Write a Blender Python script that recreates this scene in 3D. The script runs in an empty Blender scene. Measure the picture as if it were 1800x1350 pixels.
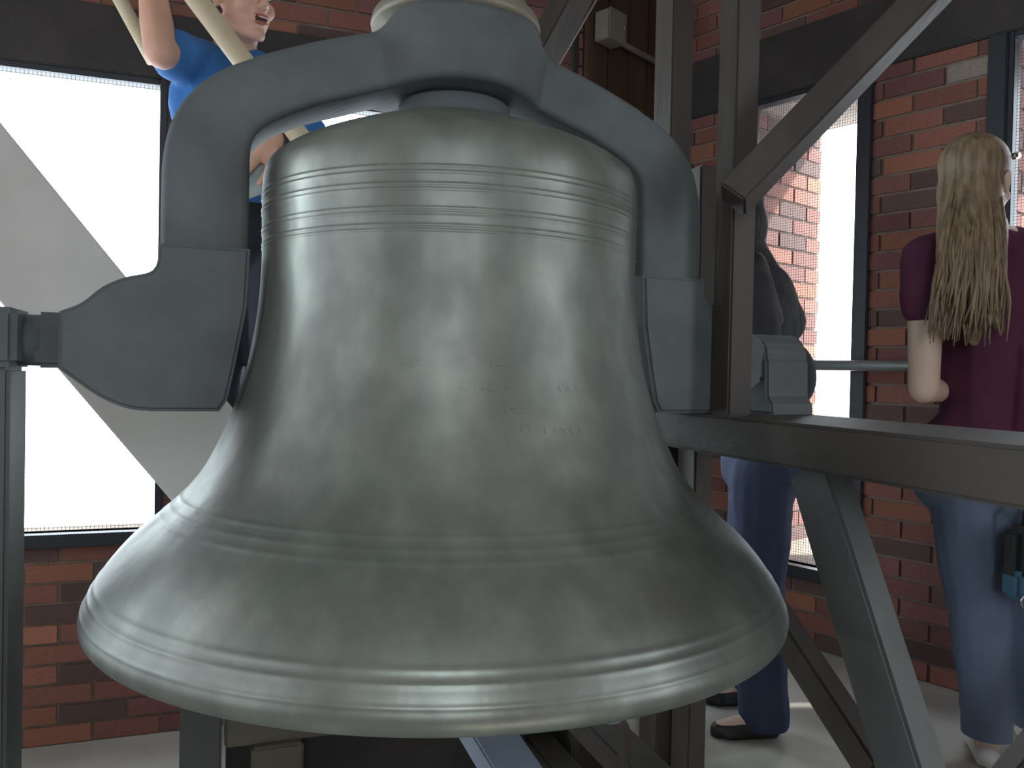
import bpy, bmesh, math, random
from mathutils import Vector, Matrix, noise

random.seed(7)
scene = bpy.context.scene
COL = scene.collection
V = Vector

# ------------------------------------------------------------------ camera
F = 1456.0
EYE = V((0.0, 0.0, 1.04))
_p, _r = math.radians(-0.9), math.radians(1.2)
FW = V((0, math.cos(_p), math.sin(_p)))
_rt, _up = V((1, 0, 0)), V((1, 0, 0)).cross(FW)
UP = _up * math.cos(_r) - _rt * math.sin(_r)
RT = _rt * math.cos(_r) + _up * math.sin(_r)
cam_d = bpy.data.cameras.new('camera')
cam_d.sensor_width = 36.0
cam_d.lens = F * 36.0 / 1800.0
cam_d.clip_start = 0.02
cam = bpy.data.objects.new('camera', cam_d)
COL.objects.link(cam)
cam.matrix_world = Matrix(((RT.x, UP.x, -FW.x, EYE.x), (RT.y, UP.y, -FW.y, EYE.y), (RT.z, UP.z, -FW.z, EYE.z), (0, 0, 0, 1)))
scene.camera = cam

# ------------------------------------------------------------------ sky, exposure
world = bpy.data.worlds.new('overcast_sky')
scene.world = world
world.use_nodes = True
_bg = world.node_tree.nodes['Background']
_bg.inputs['Color'].default_value = (0.82, 0.92, 1.0, 1)
_bg.inputs['Strength'].default_value = 2.8
_sd = bpy.data.lights.new('hazy_sun', 'SUN')
_sd.energy = 5.5
_sd.angle = math.radians(2.5)
_sd.color = (1.0, 0.95, 0.88)
_sun = bpy.data.objects.new('hazy_sun', _sd)
COL.objects.link(_sun)
_sun.rotation_euler = V((1.0, 0.05, 0.9)).to_track_quat('Z', 'Y').to_euler()
scene.view_settings.view_transform = 'Standard'
scene.view_settings.look = 'None'
scene.view_settings.exposure = 1.45
scene.view_settings.gamma = 1.0
scene.view_settings.use_curve_mapping = False
scene.cycles.max_bounces = 10
scene.cycles.diffuse_bounces = 6


def ray(px, py):
    return FW + RT * ((px - 900) / F) + UP * ((675 - py) / F)


def at(px, py, y):
    d = ray(px, py)
    return EYE + d * (y / d.y)


def proj(p):
    d = V(p) - EYE
    z = d.dot(FW)
    if z < 0.05:
        return (-9999, -9999)
    return (900 + F * d.dot(RT) / z, 675 - F * d.dot(UP) / z)


# ------------------------------------------------------------------ materials
def mat(name, col, rough=0.7, metal=0.0, col2=None, scale=6.0, bump=0.0, bscale=40.0, stretch=(1, 1, 1), coat=0.0, rvar=0.0, detail=5.0, rnd=0.0):
    m = bpy.data.materials.new(name)
    m.use_nodes = True
    nt = m.node_tree
    b = nt.nodes['Principled BSDF']
    b.inputs['Base Color'].default_value = (*col, 1)
    b.inputs['Roughness'].default_value = rough
    b.inputs['Metallic'].default_value = metal
    if coat:
        b.inputs['Coat Weight'].default_value = coat
    tc = nt.nodes.new('ShaderNodeTexCoord')
    mp = nt.nodes.new('ShaderNodeMapping')
    mp.inputs['Scale'].default_value = stretch
    nt.links.new(tc.outputs['Object'], mp.inputs['Vector'])
    out = None
    if col2 is not None:
        n = nt.nodes.new('ShaderNodeTexNoise')
        n.inputs['Scale'].default_value = scale
        n.inputs['Detail'].default_value = detail
        nt.links.new(mp.outputs[0], n.inputs['Vector'])
        cr = nt.nodes.new('ShaderNodeValToRGB')
        cr.color_ramp.elements[0].position = 0.32
        cr.color_ramp.elements[1].position = 0.68
        cr.color_ramp.elements[0].color = (*col, 1)
        cr.color_ramp.elements[1].color = (*col2, 1)
        nt.links.new(n.outputs['Fac'], cr.inputs['Fac'])
        out = cr.outputs['Color']
        if rvar:
            mr = nt.nodes.new('ShaderNodeMapRange')
            mr.inputs['From Min'].default_value = 0.3
            mr.inputs['From Max'].default_value = 0.7
            mr.inputs['To Min'].default_value = rough + rvar
            mr.inputs['To Max'].default_value = rough - rvar
            nt.links.new(n.outputs['Fac'], mr.inputs['Value'])
            nt.links.new(mr.outputs[0], b.inputs['Roughness'])
    if rnd:
        oi = nt.nodes.new('ShaderNodeObjectInfo')
        hs = nt.nodes.new('ShaderNodeHueSaturation')
        mr2 = nt.nodes.new('ShaderNodeMapRange')
        mr2.inputs['To Min'].default_value = 1 - rnd
        mr2.inputs['To Max'].default_value = 1 + rnd
        nt.links.new(oi.outputs['Random'], mr2.inputs['Value'])
        nt.links.new(mr2.outputs[0], hs.inputs['Value'])
        if out is not None:
            nt.links.new(out, hs.inputs['Color'])
        else:
            hs.inputs['Color'].default_value = (*col, 1)
        out = hs.outputs['Color']
    if out is not None:
        nt.links.new(out, b.inputs['Base Color'])
    if bump:
        n2 = nt.nodes.new('ShaderNodeTexNoise')
        n2.inputs['Scale'].default_value = bscale
        n2.inputs['Detail'].default_value = 4
        nt.links.new(mp.outputs[0], n2.inputs['Vector'])
        bp = nt.nodes.new('ShaderNodeBump')
        bp.inputs['Strength'].default_value = bump
        bp.inputs['Distance'].default_value = 0.01
        nt.links.new(n2.outputs['Fac'], bp.inputs['Height'])
        nt.links.new(bp.outputs[0], b.inputs['Normal'])
    return m


M = {}
def bell_material():
    m = bpy.data.materials.new('weathered_bronze')
    m.use_nodes = True
    nt = m.node_tree
    N, L = nt.nodes, nt.links
    b = N['Principled BSDF']
    b.inputs['Metallic'].default_value = 0.68
    tc = N.new('ShaderNodeTexCoord')

    def noise(scale, stretch, detail=5.0):
        mp = N.new('ShaderNodeMapping')
        mp.inputs['Scale'].default_value = stretch
        n = N.new('ShaderNodeTexNoise')
        n.inputs['Scale'].default_value = scale
        n.inputs['Detail'].default_value = detail
        L.new(tc.outputs['Object'], mp.inputs['Vector'])
        L.new(mp.outputs[0], n.inputs['Vector'])
        return n.outputs['Fac']

    def ramp(fac, p0, c0, p1, c1):
        r = N.new('ShaderNodeValToRGB')
        r.color_ramp.elements[0].position, r.color_ramp.elements[1].position = p0, p1
        r.color_ramp.elements[0].color, r.color_ramp.elements[1].color = (*c0, 1), (*c1, 1)
        L.new(fac, r.inputs['Fac'])
        return r.outputs['Color']

    big = noise(4.2, (1, 1, 0.5), 6)
    fine = noise(17, (1, 1, 0.7), 6)
    base = ramp(big, 0.34, (0.205, 0.230, 0.212), 0.70, (0.345, 0.37, 0.33))
    smudge = ramp(fine, 0.42, (0.86, 0.86, 0.86), 0.72, (1.22, 1.22, 1.2))
    mx = N.new('ShaderNodeMix')
    mx.data_type = 'RGBA'
    mx.blend_type = 'MULTIPLY'
    mx.inputs[0].default_value = 0.8
    L.new(base, mx.inputs[6])
    L.new(smudge, mx.inputs[7])
    brown = ramp(noise(6.5, (1, 1, 0.35), 3), 0.62, (0, 0, 0), 0.80, (0.35, 0.35, 0.35))
    mx2 = N.new('ShaderNodeMix')
    mx2.data_type = 'RGBA'
    L.new(brown, mx2.inputs[0])
    L.new(mx.outputs[2], mx2.inputs[6])
    mx2.inputs[7].default_value = (0.33, 0.275, 0.225, 1)
    L.new(mx2.outputs[2], b.inputs['Base Color'])
    rr = ramp(big, 0.36, (0.54, 0.54, 0.54), 0.66, (0.35, 0.35, 0.35))
    L.new(rr, b.inputs['Roughness'])
    bp = N.new('ShaderNodeBump')
    bp.inputs['Strength'].default_value = 0.16
    bp.inputs['Distance'].default_value = 0.01
    L.new(fine, bp.inputs['Height'])
    L.new(bp.outputs[0], b.inputs['Normal'])
    return m


M['bell'] = bell_material()
M['iron'] = mat('painted_cast_iron', (0.098, 0.112, 0.118), 0.68, 0.05, (0.14, 0.156, 0.158), 9, 0.12, 70)
M['rust'] = mat('dull_brass_cap', (0.30, 0.28, 0.21), 0.55, 0.4, (0.2, 0.19, 0.15), 8, 0.1, 50)
M['timber'] = mat('dark_timber', (0.052, 0.045, 0.040), 0.6, 0, (0.085, 0.072, 0.060), 7, 0.2, 30, (1, 1, 0.25))
M['timber_h'] = mat('dark_timber_sawn', (0.045, 0.04, 0.037), 0.6, 0, (0.075, 0.065, 0.056), 7, 0.2, 30, (0.3, 0.6, 1))
M['lintel'] = mat('black_brown_lintel', (0.03, 0.026, 0.025), 0.7, 0, (0.05, 0.043, 0.04), 5, 0.2, 30)
M['steel'] = mat('grey_green_paint', (0.085, 0.095, 0.09), 0.5, 0.1, (0.12, 0.13, 0.125), 6, 0.08, 50)
M['olive'] = mat('olive_timber', (0.11, 0.105, 0.075), 0.75, 0, (0.16, 0.15, 0.11), 6, 0.2, 25, (0.4, 0.4, 1))
M['pale'] = mat('pale_painted_board', (0.76, 0.755, 0.73), 0.7, 0, (0.86, 0.85, 0.83), 5, 0.08, 30)
M['cream'] = mat('cream_wood_pole', (0.62, 0.52, 0.34), 0.5, 0, (0.72, 0.62, 0.43), 9, 0.05, 50)
M['woodpanel'] = mat('brown_wood_panel', (0.06, 0.036, 0.02), 0.6, 0, (0.10, 0.06, 0.034), 5, 0.2, 30, (3, 3, 0.3))
M['mortar'] = mat('lime_mortar', (0.21, 0.165, 0.135), 0.9, 0, (0.29, 0.225, 0.18), 18, 0.5, 90)
BR = [mat('brick_red', (0.25, 0.098, 0.075), 0.85, 0, (0.33, 0.14, 0.105), 14, 0.5, 70, rnd=0.22),
      mat('brick_orange', (0.33, 0.135, 0.085), 0.85, 0, (0.40, 0.17, 0.11), 14, 0.5, 70, rnd=0.22),
      mat('brick_dark', (0.12, 0.075, 0.068), 0.85, 0, (0.17, 0.10, 0.088), 14, 0.5, 70, rnd=0.22),
      mat('brick_plum', (0.19, 0.085, 0.075), 0.85, 0, (0.26, 0.115, 0.098), 14, 0.5, 70, rnd=0.22),
      mat('brick_pale', (0.42, 0.37, 0.32), 0.9, 0, (0.32, 0.26, 0.22), 14, 0.5, 70, rnd=0.15)]
M['frame'] = mat('dark_blue_frame', (0.022, 0.026, 0.034), 0.45)
M['wire'] = mat('grey_wire', (0.16, 0.15, 0.15), 0.5, 0.6)
M['concrete'] = mat('worn_concrete', (0.36, 0.35, 0.31), 0.75, 0, (0.50, 0.49, 0.44), 3.5, 0.15, 40)
M['boards'] = mat('pale_ceiling_boards', (0.34, 0.33, 0.28), 0.8, 0, (0.42, 0.41, 0.35), 5, 0.1, 30)
M['box'] = mat('olive_grey_box', (0.22, 0.21, 0.16), 0.5, 0.1)
M['conduit'] = mat('grey_conduit', (0.30, 0.29, 0.27), 0.4, 0.5)
M['rail'] = mat('grey_rail', (0.20, 0.22, 0.21), 0.5, 0.3)
M['skin_m'] = mat('warm_skin', (0.70, 0.40, 0.29), 0.55, 0, (0.78, 0.48, 0.36), 9)
M['skin_w'] = mat('fair_skin', (0.66, 0.50, 0.39), 0.55, 0, (0.72, 0.56, 0.45), 9)
M['lip'] = mat('lip', (0.42, 0.14, 0.11), 0.5)
M['mouth'] = mat('mouth_inside', (0.08, 0.02, 0.02), 0.6)
M['tooth'] = mat('tooth', (0.75, 0.7, 0.62), 0.4)
M['eye'] = mat('eye_white', (0.75, 0.73, 0.7), 0.3)
M['iris'] = mat('iris', (0.06, 0.04, 0.03), 0.3)
M['hair_brown'] = mat('short_brown_hair', (0.035, 0.022, 0.014), 0.6, 0, (0.06, 0.04, 0.025), 60, 0.4, 120, (1, 1, 0.3))
M['hair_blond'] = mat('long_light_brown_hair', (0.15, 0.105, 0.065), 0.42, 0, (0.36, 0.27, 0.17), 26, 0.5, 90, (3, 3, 0.16))
M['hair_black'] = mat('long_dark_hair', (0.008, 0.007, 0.007), 0.6, 0, (0.018, 0.015, 0.014), 40, 0.5, 100, (2, 2, 0.2))
M['blue'] = mat('bright_blue_cotton', (0.035, 0.15, 0.42), 0.85, 0, (0.045, 0.19, 0.50), 8, 0.3, 35)
M['navy'] = mat('dark_navy_trousers', (0.018, 0.020, 0.032), 0.85, 0, (0.03, 0.032, 0.045), 8, 0.3, 35)
M['maroon'] = mat('dark_maroon_cotton', (0.075, 0.017, 0.045), 0.85, 0, (0.11, 0.025, 0.06), 8, 0.3, 30)
M['jeans_l'] = mat('light_blue_denim', (0.125, 0.18, 0.27), 0.85, 0, (0.19, 0.26, 0.37), 7, 0.3, 45, (1, 1, 0.5))
M['jeans_d'] = mat('dark_blue_denim', (0.028, 0.040, 0.085), 0.85, 0, (0.045, 0.062, 0.12), 7, 0.3, 45, (1, 1, 0.5))
M['grey_top'] = mat('black_knit', (0.03, 0.03, 0.034), 0.9, 0, (0.045, 0.045, 0.05), 10, 0.3, 60)
M['black'] = mat('black_leather', (0.014, 0.013, 0.014), 0.5)
M['white_shoe'] = mat('white_shoe', (0.68, 0.68, 0.66), 0.6)
M['paper'] = mat('pale_teal_print', (0.55, 0.62, 0.62), 0.6, 0, (0.30, 0.42, 0.46), 22)
M['bag'] = mat('dark_bag', (0.02, 0.022, 0.024), 0.7, 0, (0.035, 0.037, 0.04), 12, 0.3, 40)
M['teal'] = mat('teal_pocket', (0.06, 0.16, 0.24), 0.7)
M['chrome'] = mat('chrome', (0.7, 0.72, 0.75), 0.2, 1.0)
M['bluegrey'] = mat('blue_grey_paint', (0.22, 0.27, 0.34), 0.6, 0, (0.28, 0.33, 0.40), 7, 0.1, 40)


def brick_tex(name):
    m = bpy.data.materials.new(name)
    m.use_nodes = True
    nt = m.node_tree
    b = nt.nodes['Principled BSDF']
    b.inputs['Roughness'].default_value = 0.9
    tc = nt.nodes.new('ShaderNodeTexCoord')
    bt = nt.nodes.new('ShaderNodeTexBrick')
    bt.inputs['Scale'].default_value = 1.0
    bt.inputs['Brick Width'].default_value = 0.21
    bt.inputs['Row Height'].default_value = 0.068
    bt.inputs['Mortar Size'].default_value = 0.006
    bt.inputs['Color1'].default_value = (0.34, 0.09, 0.045, 1)
    bt.inputs['Color2'].default_value = (0.15, 0.055, 0.038, 1)
    bt.inputs['Mortar'].default_value = (0.34, 0.26, 0.2, 1)
    nt.links.new(tc.outputs['UV'], bt.inputs['Vector'])
    nt.links.new(bt.outputs['Color'], b.inputs['Base Color'])
    return m


M['bricktex'] = brick_tex('far_brickwork')


# ------------------------------------------------------------------ object helpers
def link(name, me, m=None, parent=None, smooth=False):
    o = bpy.data.objects.new(name, me)
    COL.objects.link(o)
    if m is not None and len(me.materials) == 0:
        me.materials.append(m)
    if parent is not None:
        o.parent = parent
    if smooth:
        for p in me.polygons:
            p.use_smooth = True
    return o


def from_bm(name, bm, m=None, parent=None, smooth=False, recalc=True):
    if recalc:
        bmesh.ops.recalc_face_normals(bm, faces=bm.faces)
    me = bpy.data.meshes.new(name)
    bm.to_mesh(me)
    bm.free()
    return link(name, me, m, parent, smooth)


def empty(name, loc=(0, 0, 0)):
    o = bpy.data.objects.new(name, None)
    o.empty_display_size = 0.1
    COL.objects.link(o)
    o.location = loc
    return o


def tag(o, label=None, cat=None, group=None, kind=None):
    if label:
        o['label'] = label
    if cat:
        o['category'] = cat
    if group:
        o['group'] = group
    if kind:
        o['kind'] = kind
    return o


def to_local(o, parent):
    """keep the world coordinates of o's mesh when it hangs under a moved empty"""
    o.parent = parent
    o.matrix_parent_inverse = Matrix.Translation(-V(parent.location)) if parent.type == 'EMPTY' else Matrix.Identity(4)
    return o


class Fr:
    """a local frame: origin, ex, ey, ez"""
    def __init__(s, o, ex, ey, ez=V((0, 0, 1))):
        s.o, s.ex, s.ey, s.ez = V(o), V(ex).normalized(), V(ey).normalized(), V(ez).normalized()

    def __call__(s, x, y, z):
        return s.o + s.ex * x + s.ey * y + s.ez * z


WORLD = Fr((0, 0, 0), (1, 0, 0), (0, 1, 0))


def bm_box(bm, fr, x0, x1, y0, y1, z0, z1, bev=0.0):
    vs = [bm.verts.new(fr(x, y, z)) for z in (z0, z1) for y in (y0, y1) for x in (x0, x1)]
    fs = [(0, 2, 3, 1), (4, 5, 7, 6), (0, 1, 5, 4), (2, 6, 7, 3), (0, 4, 6, 2), (1, 3, 7, 5)]
    faces = [bm.faces.new([vs[i] for i in f]) for f in fs]
    if bev:
        es = list({e for f in faces for e in f.edges})
        bmesh.ops.recalc_face_normals(bm, faces=faces)
        bmesh.ops.bevel(bm, geom=es, offset=bev, segments=2, affect='EDGES', clamp_overlap=True)


def box(name, fr, x0, x1, y0, y1, z0, z1, m, parent=None, bev=0.0):
    bm = bmesh.new()
    bm_box(bm, fr, x0, x1, y0, y1, z0, z1, bev)
    o = from_bm(name, bm, m, None)
    if parent is not None:
        to_local(o, parent)
    return o


def bar(name, p0, p1, w, d, side, m, parent=None, bev=0.004):
    """a straight timber from p0 to p1; w across along 'side', d the other way"""
    p0, p1 = V(p0), V(p1)
    ez = (p1 - p0).normalized()
    sx = (V(side) - ez * V(side).dot(ez)).normalized()
    fr = Fr(p0, sx, ez.cross(sx), ez)
    return box(name, fr, -w / 2, w / 2, -d / 2, d / 2, 0, (p1 - p0).length, m, parent, bev)


def bm_tube(bm, pts, rad, n=14, cap=True):
    pts = [V(p) for p in pts]
    rings = []
    prev = None
    for i, p in enumerate(pts):
        t = (pts[min(i + 1, len(pts) - 1)] - pts[max(i - 1, 0)]).normalized()
        if prev is None:
            s = t.orthogonal().normalized()
        else:
            s = (prev - t * prev.dot(t)).normalized()
        prev = s
        q = t.cross(s)
        r = rad[i] if isinstance(rad, (list, tuple)) else rad
        rings.append([bm.verts.new(p + (s * math.cos(2 * math.pi * k / n) + q * math.sin(2 * math.pi * k / n)) * r) for k in range(n)])
    for a, b in zip(rings, rings[1:]):
        for k in range(n):
            bm.faces.new((a[k], a[(k + 1) % n], b[(k + 1) % n], b[k]))
    if cap:
        bm.faces.new(rings[0][::-1])
        bm.faces.new(rings[-1])


def tube(name, pts, rad, m, parent=None, n=14):
    bm = bmesh.new()
    bm_tube(bm, pts, rad, n)
    o = from_bm(name, bm, m, None, True)
    if parent is not None:
        to_local(o, parent)
    return o


def prism(name, fr, poly, y0, y1, m, parent=None, bev=0.0, seg=3):
    """polygon in the frame's x-z plane, extruded along its y"""
    bm = bmesh.new()
    a = [bm.verts.new(fr(x, y0, z)) for x, z in poly]
    b = [bm.verts.new(fr(x, y1, z)) for x, z in poly]
    f0 = bm.faces.new(a)
    f1 = bm.faces.new(b[::-1])
    n = len(poly)
    for i in range(n):
        bm.faces.new((a[i], b[i], b[(i + 1) % n], a[(i + 1) % n]))
    bmesh.ops.recalc_face_normals(bm, faces=bm.faces)
    if bev:
        es = list(set(f0.edges) | set(f1.edges))
        bmesh.ops.bevel(bm, geom=es, offset=bev, segments=seg, affect='EDGES', clamp_overlap=True)
    o = from_bm(name, bm, m, None)
    if parent is not None:
        to_local(o, parent)
    return o


def lathe(name, prof, c, m, parent=None, n=128, smooth=True):
    bm = bmesh.new()
    rings = []
    for r, z in prof:
        if r < 1e-5:
            rings.append([bm.verts.new((c[0], c[1], z))])
        else:
            rings.append([bm.verts.new((c[0] + r * math.cos(2 * math.pi * k / n), c[1] + r * math.sin(2 * math.pi * k / n), z)) for k in range(n)])
    for a, b in zip(rings, rings[1:]):
        for k in range(n):
            k2 = (k + 1) % n
            if len(a) == 1 and len(b) == 1:
                continue
            if len(a) == 1:
                bm.faces.new((a[0], b[k2], b[k]))
            elif len(b) == 1:
                bm.faces.new((a[k], a[k2], b[0]))
            else:
                bm.faces.new((a[k], a[k2], b[k2], b[k]))
    o = from_bm(name, bm, m, None, smooth)
    if parent is not None:
        to_local(o, parent)
    return o


def catmull(pts, n):
    out = []
    P = [V((*p, 0)) if len(p) == 2 else V(p) for p in pts]
    P = [P[0] * 2 - P[1]] + P + [P[-1] * 2 - P[-2]]
    for i in range(1, len(P) - 2):
        for k in range(n):
            t = k / n
            a, b, c, d = P[i - 1], P[i], P[i + 1], P[i + 2]
            out.append(0.5 * ((2 * b) + (c - a) * t + (2 * a - 5 * b + 4 * c - d) * t * t + (3 * b - a - 3 * c + d) * t ** 3))
    out.append(P[-2].copy())
    return out


# ------------------------------------------------------------------ the tower room
A_DIR = V((2.83, 1, 0)).normalized()
A_PT = V((-1.511, 2.75, 0))
A0 = A_PT - A_DIR * 1.35
A1 = V((0.255, 3.374, 0))
A_LEN = (A1 - A0).length
A_IN = V((A_DIR.y, -A_DIR.x, 0))
B_DIR = V((0.636, -0.772, 0)).normalized()
B0 = V((0.653, 3.803, 0))
B_IN = V((B_DIR.y, -B_DIR.x, 0))
B_LEN = 3.42
B1 = B0 + B_DIR * B_LEN
Z_LOW, Z_TOP = -0.24, 2.95
# wall frames: x along the wall, y into the room, z up
FA = Fr(A0, A_DIR, A_IN)
FB = Fr(B0, B_DIR, B_IN)


def on_wall(fr, px, py):
    d = ray(px, py)
    t = (fr.o - EYE).dot(fr.ey) / d.dot(fr.ey)
    p = EYE + d * t - fr.o
    return p.dot(fr.ex), (EYE + d * t).z


BRICK_L, BRICK_H, JOINT, BRICK_D = 0.2, 0.057, 0.011, 0.05
_brick_meshes = []


def brick_mesh(i):
    while len(_brick_meshes) <= i:
        k = len(_brick_meshes)
        bm = bmesh.new()
        bm_box(bm, WORLD, -0.5, 0.5, -0.5, 0.5, -0.5, 0.5)
        # worn arrises: a small chamfer on the outer face
        for v in bm.verts:
            v.co *= 1.0
        f = [f for f in bm.faces if f.calc_center_median().y > 0.4]
        r = bmesh.ops.inset_region(bm, faces=f, thickness=0.03, depth=0.0)
        for ff in f:
            for v in ff.verts:
                v.co.y += 0.06
        bmesh.ops.recalc_face_normals(bm, faces=bm.faces)
        me = bpy.data.meshes.new('brick')
        bm.to_mesh(me)
        bm.free()
        me.materials.append(BR[k])
        _brick_meshes.append(me)
    return _brick_meshes[i]


def bricks(parent, fr, x0, x1, z0, z1, holes=(), bands=(), proud=0.006, seed=1, limit=290, start_row=0, skip_view=False):
    rnd = random.Random(seed)
    rest = bmesh.new()
    rot = Matrix((fr.ex, fr.ey, fr.ez)).transposed().to_4x4()
    singles = []
    pitch = BRICK_H + JOINT
    row = start_row
    z = z0
    n_rest = 0
    while z < z1 - 0.02:
        za, zb = z, min(z + BRICK_H, z1)
        for b0, b1 in bands:
            if za < b1 < zb:
                za = b1
            if za < b0 < zb:
                zb = b0
        if zb - za < 0.012 or any(za >= b0 - 1e-4 and zb <= b1 + 1e-4 for b0, b1 in bands):
            z += pitch
            row += 1
            continue
        x = x0 - (0.5 * (BRICK_L + JOINT) if row % 2 else 0)
        while x < x1 - 0.01:
            segs = [(max(x, x0), min(x + BRICK_L, x1))]
            for hx0, hx1, hz0, hz1 in holes:
                if zb <= hz0 + 0.012 or za >= hz1 - 0.012:
                    continue
                ns = []
                for a, b in segs:
                    if b <= hx0 or a >= hx1:
                        ns.append((a, b))
                    else:
                        if a < hx0:
                            ns.append((a, hx0))
                        if b > hx1:
                            ns.append((hx1, b))
                segs = ns
            for a, b in segs:
                if b - a < 0.025:
                    continue
                c = fr((a + b) / 2, -BRICK_D / 2 + proud + rnd.uniform(-0.002, 0.002), (za + zb) / 2)
                px, py = proj(c)
                seen = -40 < px < 1840 and -40 < py < 1390 and not (470 < px < 1100 and 250 < py < 1180)
                k = rnd.choices(range(5), (34, 15, 24, 26, 0.4))[0]
                if seen and not skip_view:
                    singles.append((c, b - a, zb - za, k, (c - EYE).length))
                else:
                    y = -BRICK_D / 2 + proud
                    bm_box(rest, fr, a, b, y - BRICK_D / 2, y + BRICK_D / 2, za, zb)
                    n_rest += 1
            x += BRICK_L + JOINT
        z += pitch
        row += 1
    singles.sort(key=lambda s: s[4])
    for s in singles[limit:]:
        c, L, h, k, _ = s
        q = Fr(c, fr.ex, fr.ey)
        bm_box(rest, q, -L / 2, L / 2, -BRICK_D / 2, BRICK_D / 2, -h / 2, h / 2)
        n_rest += 1
    for c, L, h, k, _ in singles[:limit]:
        o = bpy.data.objects.new('brick', brick_mesh(k))
        COL.objects.link(o)
        o.matrix_world = Matrix.Translation(c) @ rot @ Matrix.Diagonal((L, BRICK_D, h, 1))
        mw = o.matrix_world.copy()
        o.parent = parent
        o.matrix_basis = mw
    if n_rest:
        r = from_bm('brickwork', rest, BR[3], parent)
        r['kind'] = 'stuff'
    else:
        rest.free()
    return len(singles)


def wall_slabs(name, fr, length, z0, z1, thick, holes, m, uv=False):
    """solid wall with openings: boxes around the holes, joined as one wall"""
    bm = bmesh.new()
    xs = sorted({0.0, length} | {h[0] for h in holes} | {h[1] for h in holes})
    for a, b in zip(xs, xs[1:]):
        cut = sorted([(h[2], h[3]) for h in holes if h[0] <= a + 1e-6 and h[1] >= b - 1e-6])
        z = z0
        for c0, c1 in cut + [(z1, z1)]:
            if c0 - z > 1e-4:
                bm_box(bm, fr, a, b, -thick, 0, z, c0)
            z = c1
    if uv:
        bmesh.ops.recalc_face_normals(bm, faces=bm.faces)
        ul = bm.loops.layers.uv.new('UVMap')
        for f in bm.faces:
            for lp in f.loops:
                d = lp.vert.co - fr.o
                lp[ul].uv = (d.dot(fr.ex) + d.dot(fr.ey), lp.vert.co.z)
    o = from_bm(name, bm, m)
    o['kind'] = 'structure'
    return o


# openings
a_r, _ = on_wall(FA, 281, 400)
a_l2, _ = on_wall(FA, 538, 215)
A_HOLES = [(a_r - 1.0, a_r, 0.47, 2.01), (a_l2, a_l2 + 0.80, 0.47, 2.01)]
b_l, _ = on_wall(FB, 1312, 400)
b_r, _ = on_wall(FB, 1507, 400)
b_l2, _ = on_wall(FB, 1770, 200)
B_HOLES = [(b_l, b_r, 0.31, 2.16), (b_l2, b_l2 + 0.46, 0.31, 2.16)]

wall_left = wall_slabs('wall_left', FA, A_LEN, Z_LOW - 0.1, Z_TOP, 0.12, A_HOLES, M['mortar'])
wall_right = wall_slabs('wall_right', FB, B_LEN, Z_LOW - 0.1, Z_TOP, 0.56, B_HOLES, M['mortar'])
bricks(wall_left, FA, 0, A_LEN, Z_LOW + 0.004, Z_TOP, [(h[0], h[1], h[2] - 0.02, h[3]) for h in A_HOLES], [(2.008, 2.234)], seed=3)
bricks(wall_right, FB, 0, B_LEN, 0.004, Z_TOP, [(h[0], h[1], h[2], h[3]) for h in B_HOLES], [(2.158, 2.407)], seed=5)
for hx0, hx1, hz0, hz1 in B_HOLES[:2]:
    # brick reveals of the deep openings
    fj = Fr(FB(hx0, -0.02, 0), -B_IN, B_DIR)
    bricks(wall_right, fj, 0, 0.53, hz0, hz1, seed=11, limit=120, start_row=1)
    fj2 = Fr(FB(hx1, -0.02, 0), -B_IN, -B_DIR)
    bricks(wall_right, fj2, 0, 0.53, hz0, hz1, seed=12, skip_view=True)

# lintel timbers
l1 = box('trim_1', FA, 0, A_LEN, -0.10, 0.018, 2.01, 2.232, M['lintel'], bev=0.004)
l2 = box('trim_2', FB, 0, B_LEN, -0.10, 0.018, 2.16, 2.405, M['lintel'], bev=0.004)
for o in (l1, l2):
    o['kind'] = 'structure'


def window(name, fr, h, fw, mesh_pitch, wire, depth0=-0.045, depth1=0.012):
    x0, x1, z0, z1 = h
    w = empty(name, fr((x0 + x1) / 2, 0, z0))
    w['kind'] = 'structure'
    box('frame_jamb', fr, x0, x0 + fw, depth0, depth1, z0, z1, M['frame'], w, 0.003)
    box('frame_jamb', fr, x1 - 0.004, x1 + fw, depth0, depth1 + 0.006, z0, z1, M['frame'], w, 0.003)
    box('frame_head', fr, x0 + fw, x1 - 0.004, depth0, depth1, z1 - 0.02, z1, M['frame'], w, 0.003)
    box('window_sill', fr, x0 - 0.02, x1 + 0.04, depth0, depth1 + 0.03, z0 - 0.045, z0, M['frame'], w, 0.004)
    bm = bmesh.new()
    x = x0 + fw
    while x < x1:
        bm_box(bm, fr, x - wire, x + wire, -0.02 - wire, -0.02 + wire, z0, z1 - 0.02)
        x += mesh_pitch
    z = z0 + mesh_pitch
    while z < z1 - 0.02:
        bm_box(bm, fr, x0 + fw, x1 - 0.004, -0.02 - wire, -0.02 + wire, z - wire, z + wire)
        z += mesh_pitch
    s = from_bm('wire_screen', bm, M['wire'])
    to_local(s, w)
    s['kind'] = 'stuff'
    return w


window('window_1', FA, A_HOLES[0], 0.02, 0.0125, 0.0006)
window('window_2', FA, A_HOLES[1], 0.02, 0.0125, 0.0006)
window('window_3', FB, B_HOLES[0], 0.022, 0.0105, 0.00055)
window('window_4', FB, (B_HOLES[1][0], B_HOLES[1][1], B_HOLES[1][2], B_HOLES[1][3]), 0.022, 0.0105, 0.00055)
# broad dark casing on the pier side of window 3 and left of window 4
box('trim_3', FB, b_r, b_r + 0.055, -0.02, 0.022, 0.26, 2.16, M['frame'], bev=0.004)['kind'] = 'structure'
box('trim_4', FB, b_l2 - 0.055, b_l2 + 0.004, -0.02, 0.022, 0.26, 2.16, M['frame'], bev=0.004)['kind'] = 'structure'

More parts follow.
